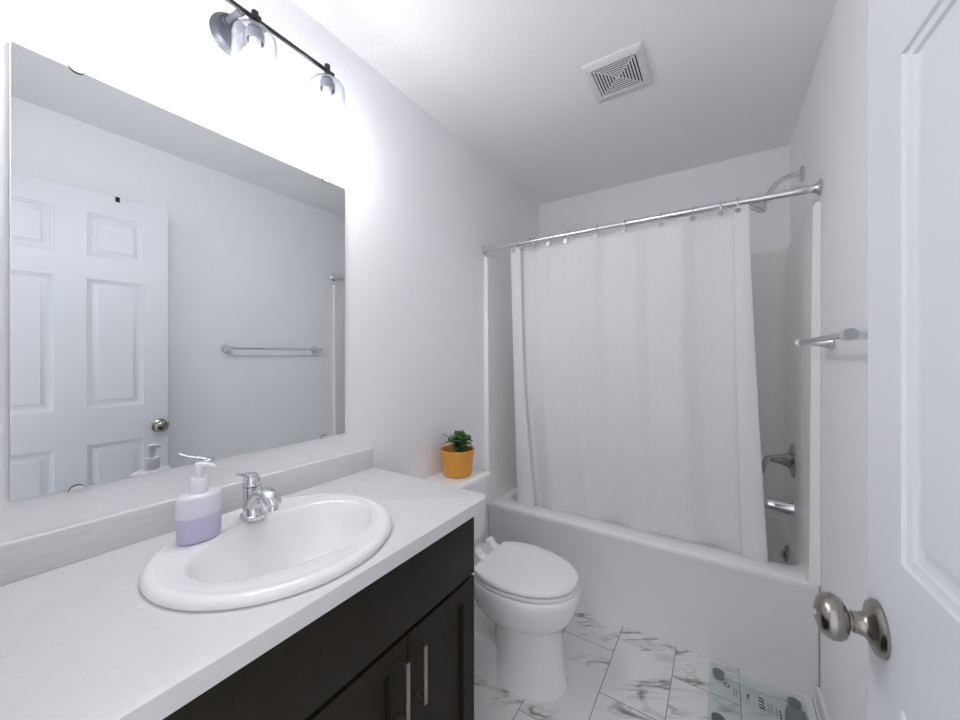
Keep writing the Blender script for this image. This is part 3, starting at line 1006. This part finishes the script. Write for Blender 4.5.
# ------------------------------------------------------------------ exhaust fan grille
fx0, fx1, fy0, fy1 = 0.719, 0.951, 1.495, 1.750
fan = thing('exhaust_fan', 'square white exhaust fan grille on the ceiling', 'exhaust fan', ((fx0 + fx1) / 2, (fy0 + fy1) / 2, H))
fcx, fcy, fhx, fhy = (fx0 + fx1) / 2, (fy0 + fy1) / 2, (fx1 - fx0) / 2, (fy1 - fy0) / 2
ihx, ihy = 0.086, 0.091
m = MB()
m.rings([rrect(fcx, fcy, fhx, fhy, 0.006, H - 0.001, 3), rrect(fcx, fcy, fhx, fhy, 0.006, H - 0.008, 3), rrect(fcx, fcy, fhx - 0.003, fhy - 0.003, 0.006, H - 0.011, 3),
         rrect(fcx, fcy, ihx + 0.001, ihy + 0.001, 0.002, H - 0.0145, 3), rrect(fcx, fcy, ihx, ihy, 0.002, H - 0.0130, 3), rrect(fcx, fcy, ihx, ihy, 0.002, H - 0.003, 3)], cap0=False, cap1=False)
obj('frame', m, 'fan', fan)
obj('cavity', MB().box(fcx - ihx - 0.001, fcx + ihx + 0.001, fcy - ihy - 0.001, fcy + ihy + 0.001, H - 0.0045, H - 0.0015), 'black', fan)
m = MB()
ns = 7
for k in range(ns):
    a = 1 - (k + 0.42) / (ns + 0.35)
    b_ = 1 - (k + 0.98) / (ns + 0.35)
    if k == ns - 1:
        b_ = 0.001
    rs = []
    for q, z in ((a, H - 0.0124), (a, H - 0.0136), (b_, H - 0.0136), (b_, H - 0.0124)):
        rs.append([Vector((fcx + sx * ihx * q, fcy + sy * ihy * q, z)) for sx, sy in ((1, 1), (-1, 1), (-1, -1), (1, -1))])
    m.rings(rs, loop=True)
for sx, sy in ((1, 1), (-1, 1)):
    m.tube([(fcx - sx * ihx, fcy - sy * ihy, H - 0.0106), (fcx + sx * ihx, fcy + sy * ihy, H - 0.0106)], 0.0018, 6)
obj('louvres', m, 'fan', fan)

# ------------------------------------------------------------------ toilet
TC = 1.432
toi = thing('toilet', 'white two-piece toilet with closed lid beside the bathtub', 'toilet', (0.35, TC, 0.0))
def egg(xb, xf, hw, z, n=48, p=2.2, k=0.44):
    """egg outline: widest at a point k of the length from the back, pointed round front"""
    cx = xb + (xf - xb) * k
    z -= 0.010 * max(0.0, min(1.0, (z - 0.15) / 0.15))
    pts = []
    for i in range(n):
        a = 2 * math.pi * i / n
        c, s = math.cos(a), math.sin(a)
        lx = (xf - cx) if c > 0 else (cx - xb)
        e = 2 / p if c < 0 else 2 / 2.0
        pts.append(Vector((cx + lx * math.copysign(abs(c) ** e, c), TC + hw * math.copysign(abs(s) ** (2 / p), s), z)))
    return pts
m = MB()
# front column, flaring into the bowl
m.rings([egg(0.365, 0.680, 0.128, 0.0, p=2.15, k=.42), egg(0.365, 0.680, 0.128, 0.006, p=2.15, k=.42), egg(0.368, 0.676, 0.125, 0.014, p=2.15, k=.42), egg(0.370, 0.666, 0.120, 0.10, p=2.2, k=.44), egg(0.372, 0.655, 0.116, 0.20, p=2.3, k=.46),
         egg(0.36, 0.655, 0.118, 0.245, p=2.4, k=.5), egg(0.32, 0.674, 0.138, 0.270), egg(0.295, 0.692, 0.158, 0.288), egg(0.275, 0.708, 0.172, 0.315), egg(0.265, 0.722, 0.182, 0.355),
         egg(0.262, 0.729, 0.186, 0.390), egg(0.262, 0.728, 0.185, 0.410), egg(0.266, 0.721, 0.180, 0.417)])
# low rear foot and trapway behind the column
rs = []
for z, hw, xb in ((0.0, 0.108, 0.115), (0.012, 0.108, 0.115), (0.02, 0.102, 0.12), (0.100, 0.094, 0.13), (0.118, 0.084, 0.14), (0.125, 0.064, 0.16)):
    rs.append(rrect((xb + 0.46) / 2, TC, (0.46 - xb) / 2, hw, min(0.06, hw - .005), z, 8))
m.rings(rs)
m.tube([(0.44, TC, 0.30), (0.33, TC, 0.25), (0.24, TC, 0.26), (0.19, TC, 0.22), (0.18, TC, 0.14), (0.19, TC, 0.06)], [0.08, 0.050, 0.042, 0.040, 0.04, 0.04], 24)
# deck under the tank
rs = []
for z, ex in ((0.315, -0.03), (0.34, -0.006), (0.35, 0.0), (0.402, 0.0), (0.412, -0.006)):
    rs.append(rrect(0.175, TC, 0.155 + ex, 0.125 + ex, 0.05, z, 8))
m.rings(rs)
obj('bowl', m, 'porcelain', toi, ang=50)
m = MB()
rs = []
for z, e in ((0.412, -0.022), (0.420, -0.012), (0.46, -0.006), (0.6, 0.0), (0.724, 0.006)):
    rs.append(rrect(0.112, TC - 0.022, 0.092 + e, 0.206 + e, 0.045, z, 8))
m.rings(rs)
tank = obj('tank', m, 'porcelain', toi, ang=50)
m = MB()
rs = []
def lid_ring(e, z):
    pts = rrect(0.1135, TC - 0.022, 0.106 + e, 0.214 + e, 0.030, z, 8)
    return [Vector((p.x + (0.010 * (1 - ((p.y - TC) / 0.222) ** 2) if p.x > 0.12 else 0), p.y, p.z)) for p in pts]
for z, e in ((0.722, -0.010), (0.726, -0.001), (0.732, 0.0), (0.748, 0.0), (0.756, -0.004), (0.760, -0.012)):
    rs.append(lid_ring(e, z))
m.rings(rs)
obj('tank_lid', m, 'porcelain', toi, ang=40)
m = MB()
m.lathe([(0.016, 0), (0.016, 0.006), (0.010, 0.012)], (0.206, TC - 0.15, 0.665), (1, 0, 0), 20)
m.tube([(0.216, TC - 0.15, 0.665), (0.222, TC - 0.12, 0.662), (0.222, TC - 0.075, 0.655)], [0.008, 0.0075, 0.006], 12)
obj('flush_lever', m, 'chrome', toi)
def seat_ring(e, z, hwm=0.183):
    pts = egg(0.262 - e * 0.4, 0.724 + e, hwm + e, z, 96, 2.15, 0.44)
    return [Vector((max(p.x, 0.322), p.y, p.z)) for p in pts]
m = MB()
m.rings([seat_ring(-0.012, 0.4185), seat_ring(-0.006, 0.4195), seat_ring(-0.003, 0.423), seat_ring(-0.003, 0.430), seat_ring(-0.007, 0.4345), seat_ring(-0.02, 0.4355)])
obj('seat', m, 'seat', toi, ang=40)
m = MB()
m.rings([seat_ring(-0.016, 0.4385), seat_ring(-0.006, 0.4395), seat_ring(-0.002, 0.443), seat_ring(-0.002, 0.451), seat_ring(-0.006, 0.4565), seat_ring(-0.016, 0.459), seat_ring(-0.06, 0.461)])
obj('lid', m, 'seat', toi, ang=40)
for sy in (-1, 1):
    m = MB()
    y = TC + sy * 0.055
    pr_ = [(0.272, 0.413), (0.335, 0.4375), (0.330, 0.455), (0.306, 0.462), (0.290, 0.485), (0.276, 0.482)]
    m.rings([[Vector((x, y - 0.020, z)) for x, z in pr_], [Vector((x, y + 0.020, z)) for x, z in pr_]])
    obj('seat_hinge', m, 'seat', toi)

# ------------------------------------------------------------------ potted plant
PX, PY, PZ = 0.110, 1.468, 0.7605
pl = thing('potted_plant', 'small green leafy plant in an ochre pot on the toilet tank', 'potted plant', (PX, PY, PZ))
m = MB().lathe([(0.062, 0.0), (0.067, 0.003), (0.071, 0.012), (0.0830, 0.120), (0.0838, 0.126), (0.0815, 0.128), (0.0785, 0.126), (0.0760, 0.098), (0.0750, 0.094)], (PX, PY, PZ), (0, 0, 1), 48, cap1=True)
obj('pot', m, 'pot', pl)
m = MB().lathe([(0.075, 0.0955), (0.06, 0.099), (0.03, 0.103), (0.004, 0.104)], (PX, PY, PZ), (0, 0, 1), 32)
obj('soil', m, 'soil', pl)
# toward the viewer / right of the viewer, used to lean the tuft to one side like the plant does
sx_ = Vector((0.8379, 0.5458, 0))
fo = MB()
st = MB()
def leaf(base, tip, wid, cup):
    ax_ = tip - base
    L = ax_.length
    ax_.normalize()
    h = Vector((0, 0, 1)) if abs(ax_.z) < 0.9 else Vector((1, 0, 0))
    sd = ax_.cross(h).normalized()
    nm = sd.cross(ax_).normalized()
    rows = []
    for i in range(7):
        t_ = i / 6
        w_ = wid * math.sin(math.pi * min(1, 0.06 + 0.92 * t_)) ** 0.7
        c_ = base + ax_ * (L * t_) - nm * (cup * L * t_ * t_)
        rows.append([c_ + sd * (w_ * q) + nm * (abs(q) * w_ * 0.30 + 0.002 * (1 - abs(q))) for q in (-1, -0.5, 0, 0.5, 1)])
    fo.grid(rows)
core = Vector((PX, PY, PZ + 0.102)) + sx_ * 0.012
for k in range(15):
    a = 2.4 * k
    rr_ = 0.010 + 0.036 * math.sqrt(k / 15)
    top = core + Vector((math.cos(a) * rr_, math.sin(a) * rr_, 0.030 + 0.066 * (1 - k / 18) + random.uniform(-.008, .008)))
    st.tube([core + Vector((math.cos(a) * 0.008, math.sin(a) * 0.008, -0.004)), top], [0.0028, 0.0018], 8)
    for q in range(4):
        b2 = a + q * 1.57 + random.uniform(-.3, .3)
        el = random.uniform(-0.15, 0.75)
        ln = random.uniform(0.027, 0.038)
        tp = top + Vector((math.cos(b2) * math.cos(el), math.sin(b2) * math.cos(el), math.sin(el))) * ln
        leaf(top, tp, random.uniform(0.0135, 0.0185), 0.25)
# lower whorl of broad leaves hiding the stems
for k in range(16):
    a = 2 * math.pi * k / 16 + random.uniform(-.15, .15)
    h_ = 0.012 + 0.034 * (k % 3) / 2
    b0 = core + Vector((math.cos(a) * 0.014, math.sin(a) * 0.014, h_))
    tp = b0 + Vector((math.cos(a) * 0.036, math.sin(a) * 0.036, random.uniform(0.006, 0.026)))
    leaf(b0, tp, random.uniform(0.014, 0.018), 0.2)
# upright leaves at the crown
for k in range(6):
    a = 2 * math.pi * k / 6 + 0.4
    b0 = core + Vector((math.cos(a) * 0.012, math.sin(a) * 0.012, 0.072 + 0.006 * (k % 2)))
    leaf(b0, b0 + Vector((math.cos(a) * 0.010, math.sin(a) * 0.010, 0.036)), 0.0155, 0.1)
# the one long shoot that leans out towards the vanity
s0 = core + Vector((0, 0, 0.0))
s1 = core - sx_ * 0.036 + Vector((0, 0, 0.060))
s2 = core - sx_ * 0.062 + Vector((0, 0, 0.088))
st.tube([s0, s1, s2], [0.003, 0.002, 0.0015], 8)
leaf(s1, s1 - sx_ * 0.016 + Vector((0.01, 0, 0.018)), 0.007, 0.1)
leaf(s2, s2 - sx_ * 0.022 + Vector((0, 0, 0.008)), 0.006, 0.1)
leaf(s1, s1 + sx_ * 0.012 + Vector((0, -0.01, 0.018)), 0.008, 0.1)
fl_ = obj('leaves', fo, 'leaf', pl, ang=60, flip=False)
fs = fl_.modifiers.new('thick', 'SOLIDIFY')
fs.thickness = 0.0014
obj('stems', st, 'stem', pl)

# ------------------------------------------------------------------ bathroom scale
gx0, gx1, gy0, gy1 = 1.158, 1.468, 1.572, 1.882
sc_ = thing('bathroom_scale', 'clear glass bathroom scale on the tile floor against the tub', 'bathroom scale', ((gx0 + gx1) / 2, (gy0 + gy1) / 2, 0.0))
gcx, gcy = (gx0 + gx1) / 2, (gy0 + gy1) / 2
m = MB().rings([rrect(gcx, gcy, 0.155, 0.155, 0.012, 0.0205, 6), rrect(gcx, gcy, 0.155, 0.155, 0.012, 0.0275, 6), rrect(gcx, gcy, 0.1535, 0.1535, 0.011, 0.0285, 6)])
obj('glass_top', m, 'scale_glass', sc_)
for sx, sy in ((-1, 1), (1, 1), (-1, -1), (1, -1)):
    m = MB().lathe([(0.018, 0.0), (0.020, 0.004), (0.0215, 0.013), (0.0215, 0.0205)], (gcx + sx * 0.122, gcy + sy * 0.117, 0.0), (0, 0, 1), 28)
    obj('foot', m, 'pad', sc_)
for q in (1, -1):
    m = MB().tube([(gcx - 0.10, gcy + 0.117 * q, 0.012), (gcx + 0.10, gcy + 0.117 * q, 0.012)], 0.0032, 10)
    obj('frame_rod', m, 'bar_nickel', sc_)
m = MB()
dp = [(gcx + 0.150, gcy + 0.085), (gcx + 0.095, gcy + 0.085), (gcx + 0.086, gcy + 0.05), (gcx + 0.080, gcy), (gcx + 0.086, gcy - 0.05), (gcx + 0.095, gcy - 0.085), (gcx + 0.150, gcy - 0.085)]
m.rings([[Vector((x, y, 0.014)) for x, y in dp], [Vector((x, y, 0.0204)) for x, y in dp]])
obj('display_housing', m, 'pad', sc_)
# printing on the glass: lines of small type running up the plate, a lozenge mark and a small pictogram
m = MB()
def ink(x, y, w_, l_, z=0.0286):
    m.box(gcx + x - w_ / 2, gcx + x + w_ / 2, gcy + y - l_ / 2, gcy + y + l_ / 2, z, z + 0.0003)
for x, y0_, cnt, st_ in ((-0.062, 0.046, 9, 0.0045), (-0.050, 0.040, 8, 0.0050), (0.036, 0.044, 12, 0.0048), (0.046, 0.044, 10, 0.0048), (0.060, 0.040, 10, 0.0050)):
    for k in range(cnt):
        ink(x, y0_ - k * st_, 0.0038, 0.0030 if k % 3 else 0.0018)
obj('lettering', m, 'ink_grey', sc_)
m = MB()
lz = [(-0.098, 0.066), (-0.082, 0.052), (-0.090, 0.038), (-0.106, 0.052)]
lz2 = [(x * 1.0 + (-0.094 - x) * 0.35, y + (0.052 - y) * 0.35) for x, y in lz]
z0 = 0.0286
m.rings([[Vector((gcx + x, gcy + y, z0)) for x, y in lz], [Vector((gcx + x, gcy + y, z0 + .0003)) for x, y in lz], [Vector((gcx + x, gcy + y, z0 + .0003)) for x, y in lz2], [Vector((gcx + x, gcy + y, z0)) for x, y in lz2]], loop=True)
ink(-0.070, 0.030, 0.0016, 0.048)
for y_, w_, l_ in ((0.044, 0.011, 0.005), (0.036, 0.006, 0.010), (0.026, 0.013, 0.004)):
    ink(-0.026, y_, w_, l_)
for y_ in (0.052, 0.038, 0.020, 0.006):
    ink(0.014, y_, 0.014, 0.0065)
    ink(0.022, y_ - 0.005, 0.005, 0.006)
for y_ in (0.026, 0.012, -0.004):
    ink(0.070, y_, 0.006, 0.010)
obj('logo', m, 'ink', sc_)
